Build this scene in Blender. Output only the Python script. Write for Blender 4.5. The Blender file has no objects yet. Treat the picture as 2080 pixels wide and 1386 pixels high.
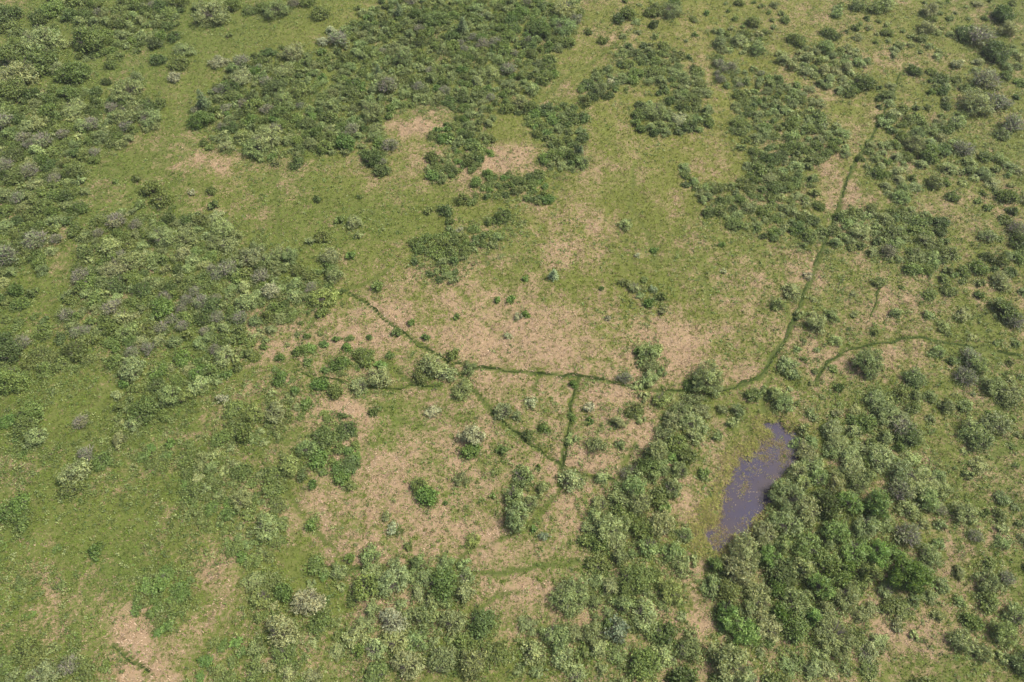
import bpy, math, random, re
import numpy as np
R = math.radians
C = bpy.context.scene
# ------------------------------------------------------------------ camera, sky, sun, exposure
CAM_H, TILT, F = 80.0, 32.0, 1387.0          # drone height (m), tilt off straight down, focal length in photo px
cd = bpy.data.cameras.new('Camera'); cam = bpy.data.objects.new('Camera', cd)
C.collection.objects.link(cam); C.camera = cam
cam.location = (0, 0, CAM_H); cam.rotation_euler = (R(TILT), 0, 0)
cd.sensor_width = 36; cd.lens = 36 * F / 2080; cd.clip_start = 1; cd.clip_end = 9000
SUN_EL, SUN_AZ = 54.0, 76.0                  # azimuth measured from +Y towards +X
w = bpy.data.worlds.new('World'); C.world = w; w.use_nodes = True
nt = w.node_tree; sky = nt.nodes.new('ShaderNodeTexSky'); sky.sky_type = 'NISHITA'; sky.sun_disc = False
sky.sun_elevation = R(SUN_EL); sky.sun_rotation = R(SUN_AZ); sky.dust_density = 5.0; sky.air_density = .8
bg = nt.nodes['Background']; bg.inputs[1].default_value = 0.15
nt.links.new(sky.outputs[0], bg.inputs[0])
sd = bpy.data.lights.new('Sun', 'SUN'); sun = bpy.data.objects.new('Sun', sd); C.collection.objects.link(sun)
sd.energy = 3.5; sd.angle = R(1.0); sd.color = (1.0, 0.95, 0.88)
sx, sy, sz = math.sin(R(SUN_AZ))*math.cos(R(SUN_EL)), math.cos(R(SUN_AZ))*math.cos(R(SUN_EL)), math.sin(R(SUN_EL))
from mathutils import Vector
sun.rotation_euler = Vector((sx, sy, sz)).to_track_quat('Z', 'Y').to_euler()
C.view_settings.view_transform = 'Standard'; C.view_settings.look = 'None'
C.view_settings.gamma = 1; C.view_settings.exposure = 0.56

# ------------------------------------------------------------------ maths helpers
ct, st = math.cos(R(TILT)), math.sin(R(TILT))
def P(u, v, z=0.0):                          # photo pixel -> point of the land at height z
    a = (np.asarray(u, float)-1040)/F; b = -(np.asarray(v, float)-693)/F
    dy = b*ct + st; dz = b*st - ct
    t = (z-CAM_H)/dz
    return a*t, dy*t
def UV(x, y, z=0.0):                         # land -> photo pixel
    dz = z-CAM_H
    yc = y*ct + dz*st; zc = -y*st + dz*ct
    return 1040 + F*x/(-zc), 693 - F*yc/(-zc)
def hsh(ix, iy, s):
    n = (ix.astype(np.int64)*374761393 + iy.astype(np.int64)*668265263 + s*982451653) & 0x7fffffff
    n = ((n ^ (n >> 13))*1274126177) & 0x7fffffff
    n = (n ^ (n >> 16)) & 0xffff
    return n/65535.0
def vn(x, y, s=0):                           # value noise 0..1
    x = np.asarray(x, float); y = np.asarray(y, float)
    ix = np.floor(x); iy = np.floor(y); fx = x-ix; fy = y-iy
    fx = fx*fx*(3-2*fx); fy = fy*fy*(3-2*fy)
    a = hsh(ix, iy, s); b = hsh(ix+1, iy, s); c = hsh(ix, iy+1, s); d = hsh(ix+1, iy+1, s)
    return (a*(1-fx)+b*fx)*(1-fy) + (c*(1-fx)+d*fx)*fy
def fbm(x, y, s=0, o=3):
    r = 0; a = 1; t = 0
    for i in range(o):
        r = r + a*vn(x*2**i+i*17.3, y*2**i-i*9.1, s+i*31); t += a; a *= .55
    return r/t
def inpoly(x, y, poly):
    x = np.asarray(x, float); y = np.asarray(y, float); c = np.zeros(x.shape, bool); n = len(poly)
    for i in range(n):
        x0, y0 = poly[i]; x1, y1 = poly[(i+1) % n]
        if y0 == y1: continue
        k = ((y0 > y) != (y1 > y)) & (x < (x1-x0)*(y-y0)/(y1-y0)+x0)
        c ^= k
    return c
def segdist(x, y, pts, closed=False):
    d = np.full(np.shape(x), 1e9); n = len(pts)
    for i in range(n if closed else n-1):
        ax, ay = pts[i]; bx, by = pts[(i+1) % n]
        vx, vy = bx-ax, by-ay; L = vx*vx+vy*vy+1e-9
        t = np.clip(((x-ax)*vx+(y-ay)*vy)/L, 0, 1)
        d = np.minimum(d, np.hypot(x-ax-t*vx, y-ay-t*vy))
    return d
def sm(a, b, x):
    t = np.clip((x-a)/(b-a), 0, 1); return t*t*(3-2*t)
def gp(poly): return [tuple(float(q) for q in P(a, b)) for a, b in poly]

# ------------------------------------------------------------------ map of the land, read off the photograph
STRAW = """
11111122111111343433333222
11111221211111433443344332
11122221122113332333343323
11223311236643433433443333
11345633445576333544354433
11123444333433443543454544
13222223443345653544554444
14222222456665544456554544
23222266579658655756555644
34322365665878767765776433
22223456765776675555643543
22223545675668887554356333
43223445676556887564345454
22344467766676654644344355
23344545787776644443334454
34334543476667644543344444
34376543555336655554554444
33376453654444555544465444
"""
YEL = """
22222234444555677777766544
22222334444555677777777655
22223343444455667777777655
22233443444455567777766655
12233443444455666666665544
22223333334455666655555555
22222333344455665555555555
22222233444455566555555555
22222233444444555554555555
22222233333444444444444444
22222333333333444444444433
12222333333333444444444433
12222233333333444444543333
22222333333333344444443333
22223333333333344444443333
22223333333333333333333333
22233333333333333333333333
22233333333333333333333333
"""
SG = np.array([[int(c)/9 for c in r] for r in STRAW.split()]); YG = np.array([[int(c)/9 for c in r] for r in YEL.split()])
def grid(G, u, v):
    c = np.clip(u/80-.5, 0, 24.999); r = np.clip(v/77-.5, 0, 16.999)
    ci = c.astype(int); ri = r.astype(int); fc = c-ci; fr = r-ri
    return (G[ri, ci]*(1-fc)+G[ri, ci+1]*fc)*(1-fr) + (G[ri+1, ci]*(1-fc)+G[ri+1, ci+1]*fc)*fr
# extra bare straw patches: u, v, ru, rv, strength
PATCH = [(860,255,65,20,.8),(1030,310,58,30,.8),(990,330,60,14,.35),(420,325,90,22,.4),(1020,600,35,20,.4),(1010,650,60,30,.45),(980,700,60,30,.5),
 (820,650,40,25,.4),(780,625,50,20,.3),(690,830,75,20,.5),(590,700,70,40,.3),(1250,820,90,50,.35),(1380,710,50,60,.3),(1190,930,80,30,.45),(1310,870,50,60,.35),
 (880,960,180,60,.2),(750,1000,90,50,.25),(720,1110,80,35,.4),(1050,810,40,50,.3),(1500,640,60,40,.25),(1630,560,40,60,.2),(1620,690,40,40,.3),
 (1180,690,200,60,.2),(280,1300,50,45,.6),(310,1360,60,30,.4),(480,1330,50,50,.3),(350,1130,30,20,.3),(110,1220,25,25,.35),(450,1180,60,30,.2),
 (1060,1210,60,40,.4),(770,1230,40,30,.5),(950,1080,90,50,.3),(1430,1250,25,70,.35),(1400,1150,40,30,.3),(1850,1310,70,50,.3),(1330,1240,25,20,.2),
 (1800,600,25,40,.35),(1720,390,25,35,.4),(860,560,40,20,.2),(740,690,110,25,.25),(1700,950,20,30,.3),(40,945,50,20,.3),(120,560,25,15,.2),(1700,740,60,30,.25),(1400,1010,40,45,.35),(1560,1220,20,20,.0),(100,1180,50,20,.25),(520,780,30,20,.3)]
# lush green lanes and lawns
LUSH = [(590,530,30,40,.5),(560,470,80,50,.25),(180,820,110,60,.5),(60,780,60,50,.3),(120,30,40,60,.5),(170,120,40,30,.5),(400,60,60,80,.25),(260,420,70,60,.3),
 (90,610,50,60,.3),(1380,600,60,50,.35),(1275,570,20,45,.4),(1290,420,40,50,.25),(1190,265,60,40,.3),(1560,1080,10,10,0),(630,120,60,50,.4),(480,90,80,50,.3),
 (1350,470,30,60,.2),(730,490,60,50,.3),(780,440,70,30,.2),(1960,1000,60,40,.35),(1900,700,60,30,.2),(300,340,60,40,.3),(210,1080,120,60,.3),(560,1160,70,30,.35),(1380,880,30,60,.3),(330,1200,60,60,.3),(640,830,40,20,.15),(880,640,60,20,.2)]
POND = [(1548,858),(1575,853),(1584,870),(1606,882),(1624,890),(1622,912),(1610,935),(1590,950),(1575,965),(1572,985),(1563,1000),(1560,1015),(1545,1030),(1530,1045),(1528,1065),(1515,1080),(1490,1090),(1470,1100),(1468,1118),(1440,1115),(1420,1095),(1412,1075),(1438,1060),(1448,1040),(1453,1010),(1462,980),(1480,950),(1500,925),(1525,905),(1545,885)]
POND = [(a+12, b) for a, b in POND]; POND_G = gp(POND)
# tracks: strength, width m, points
TRACKS = [
 (1.0,.42,[(700,588),(740,612),(780,648),(820,680),(860,705),(900,730),(940,765),(970,800),(1010,850),(1060,890),(1110,925),(1150,950),(1190,965),(1250,975)]),
 (1.0,.40,[(918,735),(960,745),(1010,750),(1080,757),(1150,762),(1220,770),(1262,780),(1330,795),(1400,796)]),
 (.9,.50,[(1450,795),(1480,790),(1540,768),(1570,728),(1600,685),(1618,635),(1648,565),(1676,485),(1700,430),(1716,380),(1735,325)]),
 (.9,.45,[(1175,765),(1163,810),(1156,870),(1150,910),(1140,950),(1138,990)]),
 (.5,.4,[(1138,990),(1118,1022),(1060,1075),(1000,1100),(960,1115)]),
 (.6,.5,[(1655,780),(1670,750),(1720,708),(1790,695),(1870,686),(1960,702),(2080,726)]),
 (.75,.38,[(655,1150),(740,1158),(820,1160),(900,1162)]),
 (.55,.38,[(900,1162),(990,1163),(1080,1155)]),
 (.8,.36,[(600,752),(640,768),(690,775),(740,788),(830,785),(900,786)]),
 (.55,.5,[(570,985),(610,1040),(650,1090),(680,1120),(700,1150)]),
 (.4,.35,[(735,1108),(765,1100),(792,1102),(803,1120),(790,1145)]),
 (.8,.35,[(228,1312),(262,1338),(305,1370)]),
 (.6,.3,[(1770,642),(1782,605),(1795,570)]),
 (.45,.35,[(930,585),(952,615),(970,645),(1000,672)]),
 (.5,.3,[(1586,520),(1592,560),(1596,600),(1600,650)]),
 (.75,.45,[(1740,320),(1768,285),(1790,240),(1815,190),(1838,130)]),
 (.45,.5,[(1700,430),(1640,470),(1600,500)]),
 (.5,.5,[(1560,770),(1552,810),(1556,850)]),
 (.5,.4,[(765,820),(800,848),(850,862),(880,868)]),
 (.4,.6,[(1090,210),(1150,160),(1230,105),(1290,60)]),
 (.4,.5,[(1960,940),(2020,920),(2080,912)]),
 (.45,.4,[(1970,1030),(2020,1026),(2080,1024)]),
 (.4,.6,[(1290,330),(1280,420),(1320,480),(1335,560)]),
 (.35,.5,[(560,350),(562,420),(565,480)]),
 (.5,.5,[(705,585),(750,575),(790,552)]),
 (.5,.5,[(780,735),(820,765),(860,790),(900,786)]),
 (.5,.45,[(700,588),(650,635),(600,690)]),
 (.55,.4,[(1080,1155),(1130,1150),(1185,1142)]),
 (.5,.4,[(600,1170),(655,1150)]),
 (.5,.4,[(900,1162),(960,1115)]),
 (.45,.4,[(960,1240),(1000,1215),(1060,1200)]),
 (.45,.4,[(1100,980),(1040,960),(1000,900)]),
 (.45,.4,[(1250,975),(1290,900)]),
 (.5,.4,[(1430,560),(1440,640)]),
 (.5,.4,[(1095,760),(1085,790),(1095,800)]),
]
TR_G = [(s, wd, gp(p)) for s, wd, p in TRACKS]

def trackfield(x, y):
    t = np.zeros(np.shape(x))
    wob = (vn(x/1.7, y/1.7, 91)-.5)*.5
    for s, wd, pts in TR_G:
        xs = [p[0] for p in pts]; ys = [p[1] for p in pts]
        m = (x > min(xs)-3) & (x < max(xs)+3) & (y > min(ys)-3) & (y < max(ys)+3)
        if not m.any(): continue
        d = segdist(x[m]+wob[m], y[m]-wob[m], pts)
        t[m] = np.maximum(t[m], s*sm(wd*.95, wd*.1, d)*(.85+.4*vn(x[m]/2.6, y[m]/2.6, 93)))
    return t
def pondsd(x, y):                             # >0 inside
    d = np.full(np.shape(x), -50.0)
    xs = [p[0] for p in POND_G]; ys = [p[1] for p in POND_G]
    m = (x > min(xs)-9) & (x < max(xs)+9) & (y > min(ys)-9) & (y < max(ys)+9)
    if m.any():
        X = x[m] + (fbm(x[m]/1.1, y[m]/1.1, 5)-.5)*2.4; Y = y[m] + (fbm(x[m]/1.1, y[m]/1.1, 6)-.5)*2.4
        dd = segdist(X, Y, POND_G, True); ins = inpoly(X, Y, POND_G)
        d[m] = np.where(ins, dd, -dd)
    return d
def height(x, y):
    x = np.asarray(x, float); y = np.asarray(y, float)
    h = (fbm(x/14, y/14, 3)-.5)*.9 + (fbm(x/2.3, y/2.3, 8, 2)-.5)*.26
    sdp = pondsd(x, y)
    near = sm(-8, -.5, sdp)
    h = h*(1-near) - .12*near
    h = h - 1.1*sm(-.7, 1.0, sdp)
    return h - .16*trackfield(x, y)
def fields(x, y):
    """straw, lush, yellow, track at a ground point"""
    u, v = UV(x, y)
    wu = (fbm(x/5, y/5, 41)-.5)*90; wv = (fbm(x/5, y/5, 47)-.5)*70
    s = grid(SG, u+wu, v+wv); yl = grid(YG, u, v); l = np.zeros(np.shape(x))
    for a, b, ra, rb, k in PATCH:
        s = s + k*np.exp(-(((u+wu*.6-a)/ra)**2+((v+wv*.6-b)/rb)**2)**1.5)
    for a, b, ra, rb, k in LUSH:
        l = l + k*np.exp(-((u+wu*.6-a)/ra)**2-((v+wv*.6-b)/rb)**2)
    s = s - l*.9 - .10*sm(620, 350, u)*sm(650, 950, v) + (fbm(x/3.2, y/3.2, 61, 3)-.5)*.9 + (fbm(x/1.0, y/1.0, 66, 2)-.5)*.75
    tf = trackfield(x, y)
    return np.clip((s+(fbm(x/6.5, y/6.5, 67, 2)-.5)*.6)*.80-.02-tf*1.0, 0, 1.1), np.clip(l, 0, 1), yl + (vn(x/9, y/9, 13)-.5)*.25, tf

# ------------------------------------------------------------------ mesh + tag helpers
def mesh(name, V, Fc, mats, col=None, smooth=False, colname='tone'):
    me = bpy.data.meshes.new(name); V = np.asarray(V, np.float32); Fc = np.asarray(Fc, np.int32)
    k = Fc.shape[1]; n = len(Fc)
    me.vertices.add(len(V)); me.vertices.foreach_set('co', V.ravel())
    me.loops.add(n*k); me.loops.foreach_set('vertex_index', Fc.ravel())
    me.polygons.add(n); me.polygons.foreach_set('loop_start', np.arange(0, n*k, k, dtype=np.int32))
    me.polygons.foreach_set('loop_total', np.full(n, k, np.int32))
    if smooth: me.polygons.foreach_set('use_smooth', np.ones(n, bool))
    me.materials.append(mats)
    me.update(calc_edges=True)
    if col is not None:
        c = np.asarray(col, np.float32)
        a = me.color_attributes.new(colname, 'FLOAT_COLOR', 'POINT')
        q = np.ones((len(V), 4), np.float32); q[:, :c.shape[1]] = c; a.data.foreach_set('color', q.ravel())
    return me
def link(name, me, parent=None):
    o = bpy.data.objects.new(name, me); C.collection.objects.link(o)
    if parent: o.parent = parent
    return o
def tag(o, label, cat, group=None, kind=None):
    if label: o['label'] = label
    if cat: o['category'] = cat
    if group: o['group'] = group
    if kind: o['kind'] = kind

# ------------------------------------------------------------------ materials
def mat(name):
    m = bpy.data.materials.new(name); m.use_nodes = True
    return m, m.node_tree, m.node_tree.nodes, m.node_tree.links
def leafmat(name, transl=.40, rough=.55, spec=.35):
    m, t, N, L = mat(name)
    b = N['Principled BSDF']; out = N['Material Output']
    at = N.new('ShaderNodeAttribute'); at.attribute_name = 'tone'
    oi = N.new('ShaderNodeObjectInfo')
    mx = N.new('ShaderNodeMix'); mx.data_type = 'RGBA'; mx.blend_type = 'MULTIPLY'; mx.inputs[0].default_value = 1
    L.new(at.outputs['Color'], mx.inputs[6]); L.new(oi.outputs['Color'], mx.inputs[7])
    L.new(mx.outputs[2], b.inputs['Base Color']); b.inputs['Roughness'].default_value = rough
    b.inputs['Specular IOR Level'].default_value = spec
    tr = N.new('ShaderNodeBsdfTranslucent'); hs = N.new('ShaderNodeHueSaturation')
    hs.inputs['Saturation'].default_value = 1.15; hs.inputs['Value'].default_value = 1.1
    L.new(mx.outputs[2], hs.inputs['Color']); L.new(hs.outputs[0], tr.inputs[0])
    ms = N.new('ShaderNodeMixShader'); ms.inputs[0].default_value = transl
    L.new(b.outputs[0], ms.inputs[1]); L.new(tr.outputs[0], ms.inputs[2]); L.new(ms.outputs[0], out.inputs[0])
    return m
M_LEAF = leafmat('leaves'); M_GRASS = leafmat('grass_blades', .2, .7, .2); M_NEEDLE = leafmat('needles', .08, .6, .3)
def barkmat(name, col):
    m, t, N, L = mat(name); b = N['Principled BSDF']
    n = N.new('ShaderNodeTexNoise'); n.inputs['Scale'].default_value = 9
    r = N.new('ShaderNodeValToRGB'); r.color_ramp.elements[0].color = (*[c*.6 for c in col], 1); r.color_ramp.elements[1].color = (*[min(1, c*1.35) for c in col], 1)
    L.new(n.outputs[0], r.inputs[0]); L.new(r.outputs[0], b.inputs['Base Color']); b.inputs['Roughness'].default_value = .85
    return m
M_BARK = barkmat('bark', (.10, .085, .07)); M_DEAD = barkmat('dead_twigs', (.25, .225, .185))

def groundmat():
    m, t, N, L = mat('meadow_ground'); b = N['Principled BSDF']
    at = N.new('ShaderNodeAttribute'); at.attribute_name = 'tone'
    sp = N.new('ShaderNodeSeparateColor'); L.new(at.outputs['Color'], sp.inputs[0])
    tc = N.new('ShaderNodeNewGeometry')
    def noise(sc, det=4, rough=.6):
        n = N.new('ShaderNodeTexNoise'); n.inputs['Scale'].default_value = sc; n.inputs['Detail'].default_value = det
        n.inputs['Roughness'].default_value = rough; L.new(tc.outputs['Position'], n.inputs['Vector']); return n
    def math_(op, a, bb=None, c=None):
        k = N.new('ShaderNodeMath'); k.operation = op
        for i, q in enumerate((a, bb, c)):
            if q is None: continue
            if isinstance(q, (int, float)): k.inputs[i].default_value = q
            else: L.new(q, k.inputs[i])
        return k.outputs[0]
    def mix(f, a, bb):
        k = N.new('ShaderNodeMix'); k.data_type = 'RGBA'
        if isinstance(f, float): k.inputs[0].default_value = f
        else: L.new(f, k.inputs[0])
        for i, q in ((6, a), (7, bb)):
            if isinstance(q, tuple): k.inputs[i].default_value = (*q, 1)
            else: L.new(q, k.inputs[i])
        return k.outputs[2]
    n1, n2, n3 = noise(2.6, 6, .85), noise(1.1, 4), noise(.35, 3)
    g = mix(sp.outputs[2], (.072, .118, .021), (.142, .160, .027))
    g = mix(math_('MULTIPLY', n2.outputs[0], .8), g, (.100, .095, .032))
    s = mix(n3.outputs[0], (.235, .168, .094), (.29, .208, .125))
    f = math_('MULTIPLY_ADD', math_('SUBTRACT', n1.outputs[0], .5), 3.6, sp.outputs[0])
    f = math_('MULTIPLY_ADD', math_('SUBTRACT', n2.outputs[0], .5), .7, f)
    r = N.new('ShaderNodeMapRange'); r.interpolation_type = 'SMOOTHSTEP'; r.inputs[1].default_value = .15; r.inputs[2].default_value = 1.0
    L.new(f, r.inputs[0])
    c = mix(r.outputs[0], g, s)
    c = mix(sp.outputs[1], c, (.045, .065, .016))
    L.new(c, b.inputs['Base Color']); b.inputs['Roughness'].default_value = .9; b.inputs['Specular IOR Level'].default_value = .15
    bp = N.new('ShaderNodeBump'); bp.inputs['Strength'].default_value = .8; bp.inputs['Distance'].default_value = .12
    L.new(n1.outputs[0], bp.inputs['Height']); L.new(bp.outputs[0], b.inputs['Normal'])
    return m
M_GROUND = groundmat()

# ------------------------------------------------------------------ ground: one sheet out to the horizon
def axis(a, b, step, far):
    m = list(np.arange(a, b, step)); lo = []; hi = []
    s = step; q = m[0]
    while q > -far: s *= 1.25; q -= s; lo.append(q)
    s = step; q = m[-1]
    while q < far: s *= 1.25; q += s; hi.append(q)
    return np.array(lo[::-1] + m + hi)
gx = axis(-118, 118, .42, 4000); gy = axis(-6, 148, .42, 4000)
X, Y = np.meshgrid(gx, gy); X = X.ravel(); Y = Y.ravel()
S_, L_, Y_, T_ = fields(X, Y)
far = sm(170, 400, np.hypot(X, Y-60))
Z = height(X, Y)*(1-far)
S_ = S_*(1-far)+.35*far
nx, ny = len(gx), len(gy)
i = np.arange(nx*ny).reshape(ny, nx)
Q = np.stack([i[:-1, :-1].ravel(), i[:-1, 1:].ravel(), i[1:, 1:].ravel(), i[1:, :-1].ravel()], 1)
wet = sm(-.2, .8, pondsd(X, Y))
gr = link('ground', mesh('ground', np.stack([X, Y, Z], 1), Q, M_GROUND, np.stack([np.clip(S_, 0, 1), np.clip(np.maximum(T_*.9, wet), 0, 1), np.clip(Y_, 0, 1)], 1), True))
tag(gr, None, None, kind='structure')

# pond water
m, t, N, L = mat('pond_water'); b = N['Principled BSDF']
no = N.new('ShaderNodeTexNoise'); no.inputs['Scale'].default_value = .22; no.inputs['Detail'].default_value = 5
g0 = N.new('ShaderNodeNewGeometry'); L.new(g0.outputs['Position'], no.inputs['Vector'])
r = N.new('ShaderNodeValToRGB'); r.color_ramp.elements[0].position = .38; r.color_ramp.elements[1].position = .68
r.color_ramp.elements[0].color = (.032, .030, .056, 1); r.color_ramp.elements[1].color = (.045, .036, .042, 1)  # murky water colour, with the blue-violet of reflected sky put into it
L.new(no.outputs[0], r.inputs[0]); L.new(r.outputs[0], b.inputs['Base Color'])
b.inputs['Roughness'].default_value = .06; b.inputs['IOR'].default_value = 1.33
n2 = N.new('ShaderNodeTexNoise'); n2.inputs['Scale'].default_value = 5; L.new(g0.outputs['Position'], n2.inputs['Vector'])
bp = N.new('ShaderNodeBump'); bp.inputs['Strength'].default_value = .12; bp.inputs['Distance'].default_value = .02
L.new(n2.outputs[0], bp.inputs['Height']); L.new(bp.outputs[0], b.inputs['Normal'])
WL = -.42
xs = [p[0] for p in POND_G]; ys = [p[1] for p in POND_G]
ax = np.arange(min(xs)-2, max(xs)+2, .5); ay = np.arange(min(ys)-2, max(ys)+2, .5)
AX, AY = np.meshgrid(ax, ay); sdw = pondsd(AX.ravel(), AY.ravel()).reshape(AX.shape)
idx = np.arange(AX.size).reshape(AX.shape)
Q = np.stack([idx[:-1, :-1].ravel(), idx[:-1, 1:].ravel(), idx[1:, 1:].ravel(), idx[1:, :-1].ravel()], 1)
Q = Q[(sdw.ravel()[Q] > -1.2).any(1)]
use = np.unique(Q); rm = np.zeros(AX.size, int); rm[use] = np.arange(len(use))
wa = link('water', mesh('water', np.stack([AX.ravel()[use], AY.ravel()[use], np.full(len(use), WL)], 1), rm[Q], m, smooth=True))
tag(wa, None, None, kind='structure')

# path strips (the strongest trodden tracks)
m, t, N, L = mat('trodden_path'); b = N['Principled BSDF']
no = N.new('ShaderNodeTexNoise'); no.inputs['Scale'].default_value = 2.5; no.inputs['Detail'].default_value = 5
g0 = N.new('ShaderNodeNewGeometry'); L.new(g0.outputs['Position'], no.inputs['Vector'])
r = N.new('ShaderNodeValToRGB'); r.color_ramp.elements[0].position = .35; r.color_ramp.elements[1].position = .65
r.color_ramp.elements[0].color = (.02, .03, .008, 1); r.color_ramp.elements[1].color = (.05, .075, .018, 1)
L.new(no.outputs[0], r.inputs[0]); L.new(r.outputs[0], b.inputs['Base Color']); b.inputs['Roughness'].default_value = .95; b.inputs['Specular IOR Level'].default_value = .05
M_PATH = m
prs = np.random.RandomState(4)
for s, wd, pts in TR_G:
    if s < .6: continue
    p = np.array(pts); seg = np.hypot(*np.diff(p, axis=0).T); cum = np.r_[0, np.cumsum(seg)]
    tt = np.arange(0, cum[-1], .3); cx = np.interp(tt, cum, p[:, 0]); cy = np.interp(tt, cum, p[:, 1])
    for _ in range(6):
        cx[1:-1] = (cx[:-2]+cx[1:-1]*2+cx[2:])/4; cy[1:-1] = (cy[:-2]+cy[1:-1]*2+cy[2:])/4
    cx = cx+(vn(tt/1.5, tt*0, 3)-.5)*.5; cy = cy+(vn(tt/1.5, tt*0+9, 4)-.5)*.5
    dx = np.gradient(cx); dy = np.gradient(cy); l = np.hypot(dx, dy)+1e-9; nxx = -dy/l; nyy = dx/l
    cols = []
    for k in (-1, 0, 1):
        hw = wd*.33*(.1+1.4*vn(tt/.9, tt*0+k*7, 21))
        qx = cx+nxx*hw*k; qy = cy+nyy*hw*k
        cols.append(np.stack([qx, qy, height(qx, qy)+.085-.02*(k == 0)], 1))
    V = np.stack(cols, 1).reshape(-1, 3); n = len(tt); fc = []
    brk = vn(tt/2.2, tt*0+5, 33)
    for a in range(n-1):
        if brk[a] < .14: continue
        for k in range(2): fc.append((a*3+k, a*3+k+1, a*3+k+4, a*3+k+3))
    o = link('path', mesh('path', V, fc, M_PATH, smooth=True)); tag(o, None, None, kind='structure')

# ------------------------------------------------------------------ shrub foliage
def rot_leaves(rng, c, nrm, ln, wdh, tones):
    """rhombic leaf sprays at c facing nrm"""
    n = len(c)
    a = rng.normal(size=(n, 3)); nrm = nrm/(np.linalg.norm(nrm, axis=1, keepdims=True)+1e-9)
    t = a-(a*nrm).sum(1, keepdims=True)*nrm; t /= (np.linalg.norm(t, axis=1, keepdims=True)+1e-9)
    b = np.cross(nrm, t)
    ln = ln[:, None]; wdh = wdh[:, None]
    V = np.stack([c-t*ln, c+b*wdh, c+t*ln, c-b*wdh], 1).reshape(-1, 3)
    Fc = np.arange(4*n).reshape(n, 4)
    return V, Fc, np.repeat(tones, 4, 0)
def foliage(seed, r, h, n, leaf=.11, upr=.75, lobes=None, light=.3, spread=.16, flat=0.0, narrow=.5):
    """uneven crown: lobes carrying clumps of leaf sprays. returns V,F,tone"""
    rng = np.random.RandomState(seed)
    nl = lobes or max(5, int(6+r*9))
    th = rng.uniform(0, 2*math.pi, nl); rr = np.sqrt(rng.uniform(0, 1, nl))*.86
    asp = rng.uniform(.62, 1.0); ang = rng.uniform(0, math.pi)
    lx = np.cos(th)*rr; ly = np.sin(th)*rr*asp
    lx, ly = lx*math.cos(ang)-ly*math.sin(ang), lx*math.sin(ang)+ly*math.cos(ang)
    lr = rng.uniform(.12, .36, nl)*(1.15-.45*rr)
    lz = (h*(1-.55*rr**2)*rng.uniform(.5, 1.05, nl) - lr*r*.6)
    L = np.stack([lx*r, ly*r, lz], 1); lr = lr*r
    nc = max(8, n//9)
    pk = rng.choice(nl, nc, p=lr**2/np.sum(lr**2))
    d = rng.normal(size=(nc, 3)); d[:, 2] = d[:, 2]*.8+.45; d /= np.linalg.norm(d, axis=1, keepdims=True)
    cc = L[pk]+d*(lr[pk]*rng.uniform(.65, 1.35, nc))[:, None]*np.array([1, 1, .8])
    ctone = rng.uniform(1-light, 1+light, nc)
    wh = rng.randint(0, nc, n)
    c = cc[wh]+rng.normal(size=(n, 3))*spread*min(1, r*.8)*np.array([1, 1, .7])
    nn = d[wh]*upr+rng.normal(size=(n, 3))*.55+np.array([0, 0, .35])
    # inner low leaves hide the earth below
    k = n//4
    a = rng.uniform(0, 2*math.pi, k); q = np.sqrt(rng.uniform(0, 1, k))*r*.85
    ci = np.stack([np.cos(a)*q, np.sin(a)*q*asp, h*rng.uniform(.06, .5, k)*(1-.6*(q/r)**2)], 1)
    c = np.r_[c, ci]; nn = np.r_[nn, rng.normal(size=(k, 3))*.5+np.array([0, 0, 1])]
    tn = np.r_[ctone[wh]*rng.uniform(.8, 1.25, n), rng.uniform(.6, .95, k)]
    hue = rng.uniform(-1, 1, n+k)
    tones = np.stack([tn*(1+.08*hue), tn, tn*(1-.1*hue)], 1)
    c[:, 2] = np.maximum(c[:, 2], .03)
    ln = leaf*rng.uniform(.7, 1.35, n+k)
    return rot_leaves(rng, c, nn, ln, ln*narrow, tones)
def tubes(segs, sides=4):
    """tapering tubes between points: (p0, p1, r0, r1)"""
    V = []; Fc = []
    for p0, p1, r0, r1 in segs:
        p0 = np.array(p0, float); p1 = np.array(p1, float); d = p1-p0; d /= np.linalg.norm(d)+1e-9
        a = np.cross(d, [0, 0, 1.0] if abs(d[2]) < .9 else [1.0, 0, 0]); a /= np.linalg.norm(a); b = np.cross(d, a)
        n0 = len(V)
        for p, q in ((p0, r0), (p1, r1)):
            for k in range(sides):
                an = 2*math.pi*k/sides; V.append(p+(a*math.cos(an)+b*math.sin(an))*q)
        for k in range(sides):
            k2 = (k+1) % sides; Fc.append((n0+k, n0+k2, n0+sides+k2, n0+sides+k))
    return np.array(V), np.array(Fc)
def stems(seed, r, h, n=9, th=.045):
    rng = random.Random(seed); sg = []
    for k in range(n):
        a = rng.uniform(0, 6.28); q = rng.uniform(.2, .8)*r
        b0 = (math.cos(a)*.12*r, math.sin(a)*.12*r, -.15)
        m_ = (math.cos(a)*q*.5, math.sin(a)*q*.5, h*rng.uniform(.35, .5)); e = (math.cos(a)*q, math.sin(a)*q, h*rng.uniform(.6, .85))
        sg += [(b0, m_, th, th*.7), (m_, e, th*.7, th*.25)]
        for j in range(2):
            a2 = a+rng.uniform(-.9, .9); e2 = (m_[0]+math.cos(a2)*r*.35, m_[1]+math.sin(a2)*r*.35, h*rng.uniform(.5, .8)); sg.append((m_, e2, th*.5, th*.15))
    return tubes(sg)
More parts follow.
